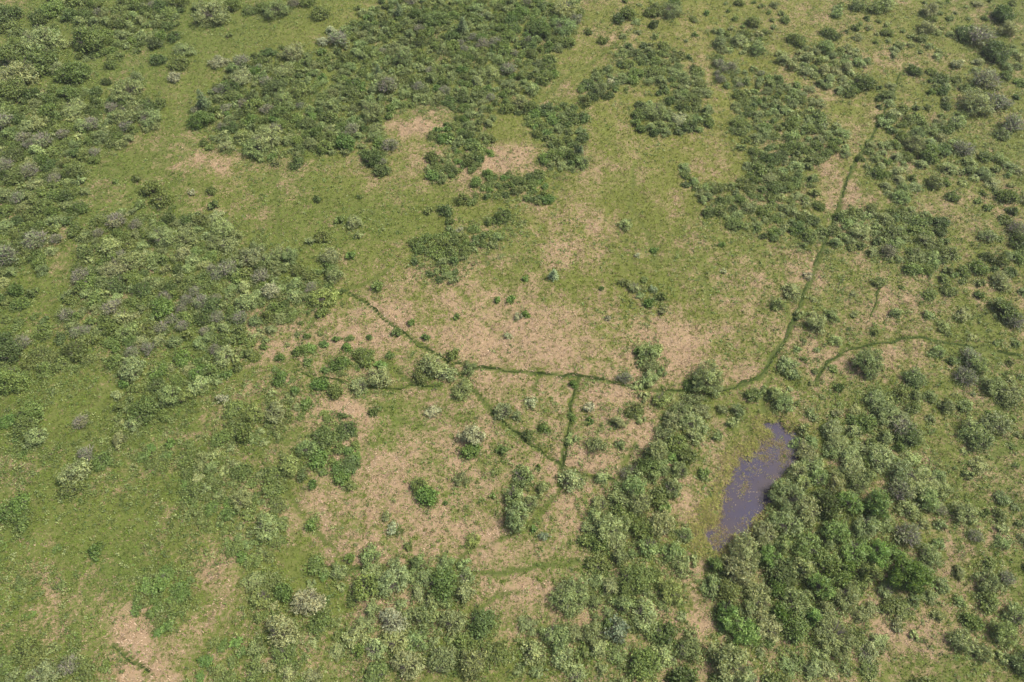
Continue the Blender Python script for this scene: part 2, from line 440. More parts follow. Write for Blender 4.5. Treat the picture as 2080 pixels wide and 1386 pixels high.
def twigs(seed, r, h, n):
    """leafless crown of pale twigs"""
    rng = random.Random(seed); sg = []
    for k in range(n):
        a = rng.uniform(0, 6.28); q = math.sqrt(rng.uniform(0.02, 1))*r; zz = h*(1-.5*(q/r)**2)*rng.uniform(.7, 1.05)
        m_ = (math.cos(a)*q*.55+rng.uniform(-.1, .1), math.sin(a)*q*.55+rng.uniform(-.1, .1), zz*.62); e = (math.cos(a)*q, math.sin(a)*q, zz)
        if k % 3 == 0: sg.append(((math.cos(a)*.06*r, math.sin(a)*.06*r, -.1), m_, .04, .025))
        sg.append((m_, e, .025, .012))
        for j in range(3):
            e2 = (e[0]+rng.uniform(-.3, .3), e[1]+rng.uniform(-.3, .3), e[2]+rng.uniform(-.12, .25)); f = rng.uniform(.3, .8)
            s0 = tuple(m_[i]*(1-f)+e[i]*f for i in range(3)); sg.append((s0, e2, .017, .009))
    return tubes(sg, 3)
def spruce(seed, r, h):
    rng = np.random.RandomState(seed); Vs = []; Fs = []; T = []; off = 0
    tiers = int(h*3.2); C_ = []; Nn = []; ln = []
    for k in range(tiers):
        f = k/tiers; z = h*(.08+.9*f); rad = r*(1-f)**.85*rng.uniform(.82, 1.12)+.08; nb = int(5+9*(1-f))
        a0 = rng.uniform(0, 6.28)
        for j in range(nb):
            a = a0+6.283*j/nb+rng.uniform(-.2, .2); L = rad*rng.uniform(.75, 1.15)
            ns = max(3, int(L/.09))
            for q in range(ns):
                s = (q+.5)/ns
                C_.append((math.cos(a)*L*s+rng.normal()*.03, math.sin(a)*L*s+rng.normal()*.03, z-L*s*.28+rng.normal()*.03)); Nn.append((rng.normal()*.5, rng.normal()*.5, 1)); ln.append(.13*(1.1-.4*s))
    C_ = np.array(C_); ln = np.array(ln); tn = rng.uniform(.7, 1.3, len(C_))
    return rot_leaves(rng, C_, np.array(Nn), ln, ln*.55, np.stack([tn, tn, tn], 1))

# prototypes by size class: kind -> class -> [(crown mesh, stem mesh or None)]
CLS = [.42, .75, 1.2, 1.8, 2.6]
NLF = [110, 320, 900, 2100, 4200]
HR = {'w': .78, 'g': .70}
protos = {}
RAW = {}
for kind in ('w', 'g'):
    for ci, (r0, n) in enumerate(zip(CLS, NLF)):
        for v in range(4 if ci < 4 else 3):
            h = r0*HR[kind]*(1.25 if ci < 2 else 1.1)
            seed = 100*ci+v*7+(0 if kind == 'w' else 5000)
            if kind == 'w': fo = foliage(seed, r0, h, n, leaf=.115, light=.32, spread=.13, narrow=.42)
            else: fo = foliage(seed, r0, h, int(n*1.05), leaf=.125, light=.26, spread=.2, narrow=.6, upr=.55)
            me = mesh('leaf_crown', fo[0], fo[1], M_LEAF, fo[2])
            sm_ = None
            if ci >= 2:
                s_ = stems(seed, r0, h, 9+2*ci); sm_ = mesh('stems', s_[0], s_[1], M_BARK)
            protos.setdefault((kind, ci), []).append((me, sm_)); RAW.setdefault((kind, ci), []).append(fo)
DEADP = []
for v in range(4):
    r0 = 1.15; tw = twigs(v+50, r0, 1.15, 60); fo = foliage(900+v, r0, 1.1, 620, leaf=.1, spread=.25)
    DEADP.append((mesh('twig_crown', tw[0], tw[1], M_DEAD), mesh('leaves', fo[0], fo[1], M_LEAF, fo[2])))
SPR = []
for v in range(3):
    fo = spruce(v+70, 1.0, 3.6); tr_ = tubes([((0, 0, -.2), (0, 0, 3.4), .1, .02)], 7)
    SPR.append((mesh('needle_crown', fo[0], fo[1], M_NEEDLE, fo[2]), mesh('trunk', tr_[0], tr_[1], M_BARK)))

# leaf colours (linear albedo)
COL = {'w': (.225, .278, .100), 'g': (.162, .210, .056), 'd': (.114, .160, .045), 'b': (.140, .215, .050), 'p': (.38, .40, .22),
       'y': (.255, .310, .090), 'c': (.100, .142, .052), 'm': (.21, .24, .11), 'l': (.290, .338, .135), 's': (.29, .35, .19), 't': (.205, .300, .082)}
WORD = {'w': 'grey-green', 'g': 'mid-green', 'd': 'dark green', 'b': 'bright green', 'p': 'pale silvery', 'y': 'yellow-green', 'c': 'blue-green', 'l': 'light grey-green', 's': 'silvery blue-green', 't': 'fresh green'}

# ------------------------------------------------------------------ shrubs read one by one: u, v, width px, kind, optional label, optional height factor
ONE = [
# top left
(8,28,50,'d'),(12,50,34,'g'),(105,14,42,'g'),(140,30,32,'d'),(178,78,62,'g'),(325,72,24,'b'),(352,72,24,'d'),(360,5,34,'g'),(428,24,62,'l'),(408,12,34,'w'),(470,10,32,'g'),(508,18,28,'g'),
(80,82,64,'l'),(75,116,72,'g'),(25,106,54,'g'),(145,145,54,'g'),(118,140,30,'l'),(30,148,70,'l'),(20,182,60,'g'),(320,120,24,'d'),
(373,100,42,'l','pale rounded bush alone on the green lawn at upper left'),(365,125,36,'g'),(442,122,34,'p'),(352,155,26,'p'),(160,112,16,'g'),(278,102,14,'g'),(223,130,22,'g'),(110,54,13,'g'),(465,70,13,'g'),(368,22,15,'d'),
(215,165,18,'d'),(275,160,34,'w'),(255,182,60,'w'),(405,242,46,'b'),(490,155,48,'l'),(470,175,28,'d'),(490,124,30,'m'),(192,325,20,'g'),(425,300,16,'g'),(460,298,28,'l'),
(85,285,34,'m'),(60,292,24,'m'),(5,335,30,'m'),(70,487,40,'m'),(10,520,44,'m'),(300,235,46,'l'),(260,225,56,'w'),(150,215,46,'l'),
# top middle
(560,20,50,'w','large round grey-green bush alone near the top edge of the meadow'),(530,14,28,'g'),(597,8,22,'m'),(625,6,26,'g'),(652,28,34,'g'),(775,3,14,'d'),(672,62,22,'p'),(655,83,24,'p'),(688,80,38,'m'),(595,104,52,'l','light rounded bush on the lawn above the big upper thicket'),(572,95,13,'g'),
(578,140,46,'l'),(560,172,52,'d'),(612,180,42,'y'),(575,202,46,'w'),(713,185,36,'g'),(788,175,42,'m'),(820,115,48,'w'),(885,38,52,'g'),(850,87,24,'d'),(980,90,28,'m'),(1005,85,24,'m'),(1032,140,30,'m'),(1000,145,34,'l'),
(903,187,24,'m'),(938,197,28,'d'),(755,225,50,'w'),(715,262,28,'m'),(792,293,34,'m'),(670,275,24,'g'),(700,285,46,'b'),(540,280,60,'l'),(520,300,50,'w'),(1055,205,32,'l','pale bush beside the yellow track at the upper thicket corner'),(1082,180,30,'l'),(1115,118,24,'g'),(1100,58,46,'b'),(1145,50,50,'w'),(1150,15,50,'l'),(1155,85,26,'g'),
(1195,63,18,'g'),(1225,80,20,'g'),(1258,38,22,'d'),(1275,25,34,'g'),(1330,18,36,'g'),(1370,5,24,'d'),(1328,48,22,'d'),(1437,26,13,'b'),(1365,20,40,'w'),
(755,320,42,'d','dark compact shrub on open grass above centre'),(775,345,28,'d'),
(870,430,20,'g'),(905,428,32,'d'),(915,450,20,'g'),(940,405,30,'g'),(1022,440,34,'d'),(935,468,18,'p'),
(720,452,40,'l','pale leafy bush standing alone on grass above the left thicket corner'),(727,478,22,'l'),(690,445,22,'g'),(632,490,22,'l'),(655,480,30,'g'),(712,518,22,'b'),(645,405,18,'d'),(730,400,14,'g'),
(670,520,46,'l'),(668,545,32,'b'),(680,560,42,'w'),(660,602,56,'y','large yellowish-green bush at the right tip of the left thicket'),(692,592,16,'d'),(765,582,26,'g'),
(430,388,22,'g'),(432,415,22,'g'),(390,392,16,'p'),(310,385,32,'g'),(330,405,32,'g'),(278,365,18,'g'),(235,370,12,'g'),(285,415,24,'w'),(158,420,32,'b'),(150,465,30,'g'),
# left thicket
(235,448,36,'m','bare greyish-mauve shrub at the upper left corner of the left thicket'),(162,560,34,'m'),(135,640,26,'m'),(228,625,34,'m'),(155,675,24,'m'),(408,613,32,'m'),(440,645,28,'m'),(327,665,26,'m'),(370,628,24,'m'),(415,672,20,'m'),(370,662,24,'m'),(300,708,28,'m'),(530,560,34,'m'),(275,455,24,'m'),
(225,500,44,'l'),(240,540,56,'l'),(275,530,50,'w'),(330,480,56,'l'),(380,482,46,'w'),(450,460,56,'l'),(460,495,44,'w'),(330,625,46,'b'),(500,612,52,'l'),(235,577,42,'d'),(510,520,50,'l'),(550,590,40,'p'),(600,600,36,'l'),(590,520,40,'w'),
(45,697,28,'m'),(20,715,44,'d'),(20,770,60,'g'),(150,710,46,'g'),(235,708,20,'b'),(232,732,30,'g'),(265,750,52,'l','pale round willow on the lawn edge below the left thicket'),(252,780,22,'b'),(317,782,30,'d'),(340,805,50,'w'),(372,805,34,'y'),(405,780,40,'l'),(450,810,26,'p'),
(290,830,56,'g'),(268,858,32,'l'),(163,857,28,'m'),(60,835,44,'g'),(50,862,40,'g'),(70,890,46,'w'),(240,890,34,'l'),(175,922,30,'m'),(205,935,32,'b'),(152,962,56,'l','broad pale willow bush alone low on the left side'),(145,990,38,'g'),(345,898,22,'b'),(455,722,44,'l'),
# centre
(958,884,54,'p','silvery white-leaved bush left of centre, the palest of all',1.15),(955,914,38,'b'),
(1020,835,42,'l','round pale-tipped bush right against the bend of the centre path'),(940,790,48,'w'),(880,742,56,'l'),(908,758,42,'l'),(855,762,36,'g'),(922,720,26,'g'),(953,748,32,'w'),(772,765,56,'l'),(730,785,38,'l'),(650,782,36,'b'),(690,738,38,'b'),(738,722,46,'g'),(570,770,32,'b'),(600,795,20,'b'),(535,705,16,'b'),(568,727,20,'b'),(625,738,20,'b'),(608,712,28,'b'),(705,706,22,'b'),
(625,822,24,'b'),(680,797,30,'g'),(760,835,24,'g'),(880,835,30,'p'),(1020,912,24,'b'),(935,972,34,'w'),(850,985,34,'g'),(868,1010,38,'b'),(635,985,22,'b'),(695,968,34,'b'),(712,985,24,'g'),(905,1022,13,'b'),(1000,1007,14,'b'),
(625,682,17,'b'),(683,688,17,'b'),(837,657,18,'b'),(805,677,22,'d'),(865,685,18,'b'),(750,685,15,'b'),(927,645,17,'b'),(1010,610,16,'b'),(1037,608,22,'b'),(1068,638,20,'b'),(1052,642,22,'p'),(1032,682,18,'p'),
(1068,567,15,'b'),(1330,508,18,'b'),(1295,522,13,'p'),(1222,587,13,'b'),(1465,498,16,'b'),(1470,552,14,'p'),(1272,455,28,'l'),(1290,585,28,'l'),(1328,590,20,'s'),(1318,617,24,'b'),(1342,605,24,'g'),(1347,630,24,'l'),(1235,648,14,'p'),
(1320,712,50,'l','tall pale silvery willow right of centre above the round tree',1.3),(1298,712,24,'b'),(1322,742,32,'w'),(1318,768,38,'l'),(1345,755,24,'w'),(1268,768,30,'m'),(1295,783,28,'l'),(1310,806,26,'l'),(1345,810,36,'y'),
(1442,766,74,'l','biggest round tree-like willow, right of centre above the pond',1.5),(1408,778,34,'b'),
(1165,780,20,'b'),(1077,815,28,'p'),(1198,825,26,'p'),(1050,845,26,'l'),(1162,845,20,'g'),(1105,870,26,'b'),(1072,885,24,'d'),(1198,857,17,'b'),(1255,858,34,'l'),(1290,835,36,'g'),(1302,850,24,'l'),(1160,890,28,'l'),(1212,905,40,'w'),(1258,902,24,'w'),
(1162,974,48,'l','round bush just right of the lower path junction'),(1222,970,34,'l'),(1102,990,32,'l'),(1062,965,46,'w'),(1092,950,14,'b'),(1050,1048,64,'l','largest pale willow clump below the lower path junction',1.2),(1045,1005,46,'w'),(1075,1020,36,'l'),
(1105,1090,22,'s'),(1085,1075,16,'b'),(960,1100,32,'y'),(797,1072,28,'p'),(785,1048,22,'l'),(830,1107,18,'g'),(630,1065,26,'b'),(710,1133,22,'b'),(1300,740,20,'w'),
# ridge of willows above the pond
(1412,812,38,'w'),(1385,830,46,'w'),(1425,832,36,'l'),(1365,853,44,'l'),(1405,855,50,'l'),(1412,885,40,'l'),(1350,882,40,'w'),(1375,902,40,'g'),(1395,925,36,'g'),(1335,915,56,'l','tallest grey-green willow in the row left of the pond',1.4),(1315,943,48,'g'),(1345,950,40,'w'),(1290,957,42,'w'),(1272,962,26,'m'),(1290,988,58,'w'),(1300,1022,58,'l'),(1258,1012,48,'w'),(1365,990,42,'w'),(1270,1042,48,'g'),(1340,1010,36,'g'),
(1432,960,26,'g'),(1500,833,32,'w'),(1490,855,26,'l'),(1460,885,22,'l'),(1530,800,30,'g'),(1555,790,22,'w'),(1575,800,40,'w'),(1590,815,44,'w'),(1470,830,24,'w'),
# right of the pond
(1590,884,30,'y','bright yellow-green bush standing at the pond\'s upper edge'),(1597,925,24,'g'),(1620,895,44,'w'),(1638,915,44,'l'),(1650,945,46,'l'),(1662,970,40,'w'),(1690,870,44,'l'),(1700,895,44,'l'),(1690,915,34,'w'),(1725,925,44,'l'),(1735,950,50,'l'),(1745,980,46,'w'),(1700,965,30,'w'),
(1768,735,66,'w','large domed dull grey willow alone near the right side',1.2),(1857,765,46,'w'),(1780,810,44,'l'),(1800,840,50,'w'),(1760,860,40,'g'),(1705,787,22,'d'),(1600,740,40,'l'),(1615,758,26,'w'),(1835,870,40,'m'),(1845,885,46,'d'),(1862,885,30,'w'),(1800,890,36,'w'),(1790,930,56,'l'),(1830,960,50,'l'),(1870,980,66,'l'),(1885,1010,50,'w'),
(1960,765,38,'m'),(1985,745,44,'w'),(1970,728,36,'m'),(2020,785,46,'w'),(2052,800,52,'w'),(1975,872,52,'l'),(1992,895,44,'w'),(2025,860,50,'l'),(1905,715,30,'w'),(1890,805,26,'w'),(1925,825,34,'w'),(1860,805,26,'w'),
(1610,592,36,'l','round pale bush on the right-hand track'),(1580,617,30,'w'),(1625,640,24,'w'),(1660,655,44,'l'),(1690,640,28,'l'),(1700,690,26,'l'),(1640,560,20,'p'),
(1820,635,26,'l'),(1890,640,22,'l'),(1920,665,24,'l'),(1955,640,28,'l'),(2035,570,38,'l'),(2045,630,46,'g'),(2060,650,34,'m'),(2030,530,30,'g'),(1988,545,28,'g'),(1990,600,18,'d'),
# pond trees
(1516,1120,76,'l','light round-topped tree leaning over the lower end of the pond',1.3),(1500,1155,70,'l'),(1555,1085,58,'l'),(1600,1005,68,'l','pale tree on the pond\'s right bank, nearest its narrow waist',1.3),(1640,1035,60,'l'),(1600,1060,60,'w'),(1682,1022,58,'d','dark green tree at the top of the tree mass beside the pond',1.3),(1590,1160,58,'d'),(1640,1110,60,'t'),(1700,1080,60,'t'),(1560,1130,50,'t'),(1480,1200,54,'g'),(1545,1210,60,'l'),(1620,1220,60,'w'),(1680,1140,54,'g'),(1740,1120,54,'t'),(1760,1070,54,'l'),
(1560,1270,56,'l'),(1620,1275,50,'g'),(1450,1190,44,'w'),(1700,1290,76,'w','broad dull shrub below the tree mass at lower right',.85),(1750,1250,32,'l'),
# bottom
(1160,1212,84,'w','broad dull olive willow clump in straw grass below centre right',.9),(1130,1295,60,'w'),(1085,1325,50,'l'),(1140,1335,44,'l'),(1255,1280,48,'s','silvery blue-green round bush near the bottom, alone',1.4),(1233,1274,32,'d'),(1350,1288,48,'d'),(1290,1178,76,'g','large smooth mid-green bush between willows below the pond',.9),(1240,1190,44,'l'),(1270,1225,48,'w'),(1360,1200,54,'y'),(1310,1250,56,'l'),(1205,1290,54,'w'),(1215,1320,40,'l'),(1400,1320,54,'w'),(1480,1345,72,'l'),(1385,1378,50,'d'),(1310,1345,60,'g'),
(1235,1070,70,'l'),(1250,1095,50,'w'),(1345,1062,60,'l'),(1310,1075,50,'g'),(1390,1085,32,'w'),(1220,1100,44,'g'),(1265,1060,50,'w'),(1385,1150,38,'l'),(1260,1130,44,'w'),(1320,1110,44,'w'),(1205,1045,30,'l'),
(625,1222,62,'p','big silvery flat-topped willow clump at lower left of centre',.9),(572,1282,64,'l'),(575,1205,32,'b'),(648,1265,40,'g'),(532,1215,40,'y'),(720,1292,48,'l'),(727,1320,26,'b'),(688,1162,34,'l'),(800,1178,64,'l'),(742,1190,46,'g'),(900,1188,66,'b'),(850,1142,42,'w'),(945,1205,46,'l'),(878,1232,50,'w'),(798,1262,56,'p'),(805,1300,56,'l'),(860,1255,50,'w'),(920,1262,54,'l'),(978,1268,62,'d','dark green round bush at the bottom, left of the straw clearing'),(830,1350,60,'l'),(900,1340,60,'w'),(960,1345,60,'w'),
(540,1070,50,'l'),(490,1010,46,'l'),(515,840,50,'y'),(560,840,46,'l'),(495,880,40,'g'),(625,910,46,'w'),(590,945,50,'y'),(660,890,50,'g'),(85,1372,52,'l'),(140,1352,32,'m'),(320,1195,26,'b'),(195,1120,26,'b'),
# upper right
(1530,45,28,'g'),(1462,85,30,'w'),(1500,80,34,'l'),(1540,100,32,'w'),(1380,240,34,'p'),(1240,165,18,'p'),(1220,180,34,'w'),(1330,225,50,'w'),(1620,80,34,'g'),(1685,65,24,'g'),(1695,72,22,'d'),(1680,95,36,'w'),(1740,55,16,'g'),(1755,165,38,'d','dark rounded shrub at the lower right corner of the far right thicket'),(1830,90,20,'w'),(1890,20,32,'l'),(1885,55,30,'l'),(1858,140,28,'d'),
(2025,105,48,'d','dark grey-green dome at the upper right'),(1965,62,38,'d'),(1990,75,44,'m'),(2050,58,30,'l'),(1945,130,22,'p'),(2005,160,42,'m'),(1990,205,60,'l'),(2030,205,40,'m'),(2060,250,40,'m'),(1810,207,20,'l'),(1945,245,28,'l'),(1865,270,30,'w'),(1930,340,30,'l'),(1860,290,46,'w'),(1890,310,40,'g'),(1780,320,22,'w'),(1750,470,40,'l'),(1805,510,28,'m'),(1880,490,30,'w'),(2070,465,34,'m'),(2070,490,30,'d'),
(1700,25,22,'w'),(1745,10,30,'w'),(1800,8,34,'l'),(1780,15,30,'g'),(2040,30,40,'d'),(1175,305,18,'c'),
(1935,400,22,'d'),(2000,350,30,'w'),(1960,300,34,'m'),(1830,400,34,'w'),(1900,370,34,'w'),
]
SPRUCE = [(410,200,30,1.15,'blue-green leaning spruce at the upper left thicket corner'),(940,52,28,1.0,'dark pointed spruce rising from the middle of the top thicket'),(810,20,24,.85,'grey-green spruce near the top edge, left of the taller one'),
 (768,140,18,.7,'small spruce on a grassy gap in the upper thicket'),(1125,557,26,.6,'small pale blue-green sapling alone in the centre meadow'),(1180,305,16,.55,'little blue-green conifer on the right edge of a thicket tongue')]
# thickets: polygon, spacing m, radius range m, kinds, height factor
TH = [
 ([(85,0),(85,28),(120,45),(150,60),(155,100),(180,125),(250,125),(255,105),(300,90),(365,75),(360,20),(340,0)],1.9,(1.0,1.9),'ggwwdgm',1),
 ([(0,80),(60,65),(115,85),(115,135),(70,140),(60,175),(0,185)],1.9,(1.1,1.9),'gwgl',1),
 ([(0,185),(60,180),(130,180),(190,195),(230,190),(320,195),(325,240),(290,275),(255,285),(255,310),(190,310),(180,330),(170,400),(150,440),(110,460),(130,500),(110,530),(60,560),(0,590)],1.9,(1.0,1.9),'ggwgdlgwgm',1),
 ([(390,235),(400,215),(440,190),(470,160),(480,125),(520,110),(560,130),(640,110),(690,90),(700,60),(770,20),(780,0),(1180,0),(1165,60),(1150,90),(1120,110),(1100,170),(1050,190),(1040,230),(990,230),(930,235),(810,230),(790,260),(800,295),(770,330),(700,300),(620,310),(560,335),(500,320),(440,300),(420,260)],1.75,(.8,1.6),'gwgbwgdgwwm',1),
 ([(880,290),(930,235),(1000,240),(1000,300),(985,320),(950,345),(920,380),(870,365),(865,340),(890,320)],1.5,(.7,1.3),'gbgwd',.9),
 ([(1060,220),(1120,215),(1180,225),(1200,240),(1165,270),(1190,300),(1160,350),(1110,350),(1110,300),(1080,270)],1.5,(.8,1.4),'gdgwb',.9),
 ([(965,365),(1000,355),(1050,370),(1095,355),(1115,400),(1080,415),(1020,405),(985,415),(955,400)],1.5,(.7,1.2),'gdgb',.8),
 ([(850,500),(900,475),(930,455),(980,460),(1010,430),(1045,440),(1050,480),(1020,510),(960,540),(930,575),(850,580),(860,550),(820,535),(830,510)],1.4,(.7,1.3),'gdggw',.85),
 ([(170,480),(200,450),(230,430),(330,430),(400,440),(440,450),(530,470),(590,510),(600,570),(680,580),(690,620),(620,630),(560,640),(530,650),(500,700),(480,720),(420,740),(380,700),(300,730),(240,740),(180,690),(120,690),(110,640),(130,600),(140,560),(170,530)],1.65,(.9,1.6),'wwglgwgdwm',1),
 ([(0,590),(50,590),(55,630),(40,645),(0,650)],1.6,(.9,1.5),'gdb',1),
 ([(0,690),(45,705),(30,740),(0,740)],1.6,(.9,1.4),'dg',1),
 ([(240,800),(300,760),(380,740),(470,690),(560,640),(600,650),(500,740),(440,790),(420,830),(380,830),(300,850),(260,870)],1.7,(.7,1.4),'gwlgb',.8),
 ([(260,960),(300,920),(360,890),(370,910),(370,960),(330,970),(280,975)],1.4,(.7,1.2),'bgb',.6),
 ([(490,820),(560,800),(620,800),(620,850),(590,880),(560,880),(540,900),(490,900),(450,950),(500,960),(470,1000),(430,1010),(360,990),(370,960),(400,930),(420,880),(470,850)],1.6,(.7,1.3),'gwgl',.7),
 ([(560,930),(640,880),(680,850),(720,840),(720,890),(690,920),(680,950),(700,960),(720,990),(690,1000),(660,970),(600,980),(560,970)],1.4,(.7,1.3),'gdgb',.7),
 ([(360,990),(460,980),(520,960),(560,990),(580,1040),(570,1110),(520,1150),(450,1110),(400,1070),(360,1040)],1.6,(.6,1.2),'ggwgb',.55),
 ([(0,1000),(50,1010),(50,1060),(40,1090),(0,1110)],1.6,(1,1.6),'gbw',1),
 ([(0,860),(60,820),(75,870),(60,930),(0,910)],2.2,(.6,1.1),'gb',.7),
 ([(290,1160),(370,1170),(380,1220),(350,1290),(300,1290),(280,1240)],1.4,(.6,1.2),'bgb',.5),
 ([(0,1310),(60,1280),(140,1290),(200,1330),(240,1386),(0,1386)],1.7,(.8,1.4),'gwgl',.7),
 ([(380,1330),(450,1300),(500,1360),(430,1386),(380,1386)],1.8,(.6,1),'gb',.5),
 ([(500,1180),(620,1190),(690,1250),(700,1340),(620,1386),(480,1386),(520,1290)],2.3,(.7,1.4),'lwg',.7),
 ([(760,1130),(930,1130),(960,1180),(950,1230),(1000,1260),(1020,1310),(1010,1386),(720,1386),(740,1340),(830,1290),(760,1280),(770,1200),(740,1180)],2.1,(.8,1.4),'lwwgl',.85),
 ([(540,650),(620,640),(720,700),(780,720),(860,740),(900,790),(800,800),(700,790),(640,800),(560,790),(500,740)],3.2,(.4,1.0),'bgbw',.7),
 ([(1180,1030),(1280,1000),(1380,1040),(1390,1080),(1350,1120),(1320,1130),(1260,1110),(1210,1110),(1180,1060)],1.6,(.9,1.5),'ltwg',1),
 ([(1200,1120),(1330,1130),(1420,1110),(1400,1180),(1380,1260),(1340,1300),(1260,1300),(1200,1240),(1210,1180)],2.3,(.7,1.4),'lwg',.9),
 ([(1000,1270),(1180,1270),(1260,1310),(1420,1300),(1560,1300),(1560,1386),(1000,1386)],2.9,(.7,1.4),'lwwg',.8),
 ([(1540,1290),(1660,1300),(1780,1310),(1780,1386),(1540,1386)],2.2,(.7,1.3),'gwl',.7),
 ([(1370,830),(1420,800),(1440,850),(1420,920),(1380,960),(1340,1000),(1280,1030),(1240,1010),(1270,960),(1310,920)],1.25,(.8,1.4),'wltt',1.1),
 ([(1570,985),(1600,950),(1640,950),(1700,980),(1740,1010),(1780,1060),(1820,1100),(1780,1150),(1720,1170),(1720,1230),(1640,1290),(1560,1290),(1500,1290),(1440,1220),(1420,1160),(1470,1130),(1480,1110),(1530,1090),(1560,1050)],1.65,(1.2,2.3),'tltttlwlb',1.4),
 ([(1600,870),(1640,880),(1680,960),(1670,1000),(1630,960),(1610,910)],1.6,(.8,1.3),'wl',1.1),
 ([(1680,850),(1720,850),(1760,930),(1770,1000),(1740,1000),(1700,930)],1.6,(.8,1.3),'wlg',1.1),
 ([(1690,820),(1780,860),(1790,900),(1770,920),(1700,870)],1.7,(.8,1.3),'gwl',1),
 ([(1750,790),(1800,780),(1850,850),(1870,900),(1830,910),(1780,860),(1750,840)],1.7,(.7,1.3),'wlgm',1),
 ([(1760,900),(1850,930),(1910,960),(1915,1010),(1870,1040),(1840,1000),(1780,960)],1.8,(.9,1.5),'lwlm',1),
 ([(1780,1030),(1900,1000),(2000,1060),(2080,1080),(2080,1386),(1960,1386),(1900,1300),(1880,1230),(1830,1190),(1800,1120)],2.95,(.8,1.7),'lwwwgm',1),
 ([(1720,1180),(1830,1190),(1880,1300),(1780,1320),(1720,1250)],3.2,(.6,1.2),'wgl',.8),
 ([(1900,940),(2080,940),(2080,1080),(1990,1050),(1910,1020)],3.3,(.6,1.4),'wlg',.9),
 ([(1760,780),(1960,730),(2080,740),(2080,920),(1960,930),(1880,900),(1830,830)],3.4,(.5,1.2),'wgl',.8),
 ([(1600,700),(1640,690),(1700,720),(1720,820),(1680,850),(1620,850),(1560,850),(1570,800),(1620,770)],2.8,(.5,1.0),'wlg',.8),
 ([(1180,190),(1230,130),(1270,90),(1340,100),(1380,120),(1440,150),(1440,190),(1400,220),(1340,180),(1260,180),(1230,205),(1180,195)],1.7,(.8,1.5),'gwgdw',.85),
 ([(1280,220),(1340,200),(1400,205),(1440,240),(1420,265),(1370,275),(1330,265),(1285,245)],1.7,(.9,1.5),'wgdw',.9),
 ([(1440,60),(1480,60),(1560,70),(1560,110),(1500,110),(1450,90)],2.1,(.7,1.2),'wgl',.9),
 ([(1440,110),(1490,130),(1550,170),(1560,200),(1500,180),(1450,150)],2.0,(.7,1.2),'gwm',.8),
 ([(1580,110),(1650,100),(1720,100),(1765,135),(1760,180),(1700,190),(1640,160),(1590,130)],1.8,(1,1.6),'lwlgw',.95),
 ([(1490,160),(1560,160),(1640,190),(1690,240),(1720,300),(1690,330),(1660,350),(1640,300),(1560,330),(1500,290),(1500,230),(1490,200)],1.8,(.8,1.5),'wgwgdw',.85),
 ([(1380,360),(1420,355),(1470,380),(1520,340),(1560,300),(1640,330),(1650,380),(1640,440),(1600,480),(1540,490),(1480,460),(1430,440),(1420,400)],1.7,(.8,1.5),'gwgdw',.8),
 ([(1740,300),(1800,290),(1870,330),(1860,400),(1800,400),(1750,350)],2.0,(.8,1.4),'gwgl',.85),
 ([(1690,430),(1740,425),(1860,440),(1920,480),(1930,530),(1900,560),(1870,560),(1820,530),(1720,500),(1690,480)],1.7,(.8,1.4),'gwgwd',.85),
 ([(1880,560),(1930,545),(1965,590),(1920,600)],1.5,(.7,1.2),'gb',.8),
 ([(1640,460),(1700,440),(1700,500),(1600,500)],2.2,(.6,1.1),'gw',.8),
 ([(1780,160),(2080,160),(2080,560),(1960,600),(1930,430),(1860,330),(1760,240)],3.4,(.7,1.6),'wggld',.9),
 ([(1700,0),(2080,0),(2080,160),(1820,160),(1700,60)],4.0,(.6,1.3),'wgl',.9),
 ([(1190,0),(1440,0),(1440,110),(1340,90),(1230,120),(1180,80)],4.2,(.6,1.2),'gwg',.8),
 ([(1470,0),(1580,0),(1600,60),(1500,60)],3.6,(.6,1.3),'wg',.9),
 ([(1600,560),(2080,560),(2080,720),(1600,700)],4.2,(.4,1.0),'lgw',.8),
 ([(940,860),(1340,790),(1300,900),(1250,980),(1000,1000)],4.6,(.4,.9),'lgw',.8),
 ([(1280,560),(1360,560),(1370,830),(1280,830)],3.2,(.5,1.0),'lwg',.9),
 ([(600,1020),(960,1000),(1200,1000),(1200,1130),(700,1120)],5.0,(.4,.8),'lgb',.7),
 ([(0,640),(120,640),(240,740),(160,760),(0,760)],2.8,(.7,1.3),'gdg',.8),
 ([(620,1150),(760,1160),(740,1290),(700,1340),(640,1250)],2.6,(.6,1.2),'lgb',.8),
 ([(0,1110),(260,1090),(280,1300),(100,1300),(0,1270)],4.5,(.5,1.0),'gb',.4),
]
def kk(kinds):
    k = rng.choice(kinds)
    return k if k != 'm' or rng.random() < .5 else 'w'
rng = random.Random(11); nrs = np.random.RandomState(11)
SH = []            # dict(x,y,r,hf,k,label,u,v)
for e in ONE:
    u, v, wpx, k = e[:4]; lab = e[4] if len(e) > 4 else None; hf = e[5] if len(e) > 5 else 1.0
    x0, y0 = P(u, v); dist = math.sqrt(x0*x0+y0*y0+CAM_H**2)
    r = wpx*.5*dist/F*math.cos(0)*.97
    z = r*.55*hf; x, y = P(u, v, z*.75)
    SH.append(dict(x=float(x), y=float(y), r=float(r)*1.02, hf=hf, k=k, label=lab, one=True))
CELL = {}
def near(x, y, r, pad):
    for i in range(int(x//3)-2, int(x//3)+3):
        for j in range(int(y//3)-2, int(y//3)+3):
            for (a, b, q) in CELL.get((i, j), ()):
                if (a-x)**2+(b-y)**2 < (max(pad, (r+q)*.72))**2: return True
    return False
def put(x, y, r): CELL.setdefault((int(x//3), int(y//3)), []).append((x, y, r))
for s in SH: put(s['x'], s['y'], s['r']*.85)
pxg = POND_G
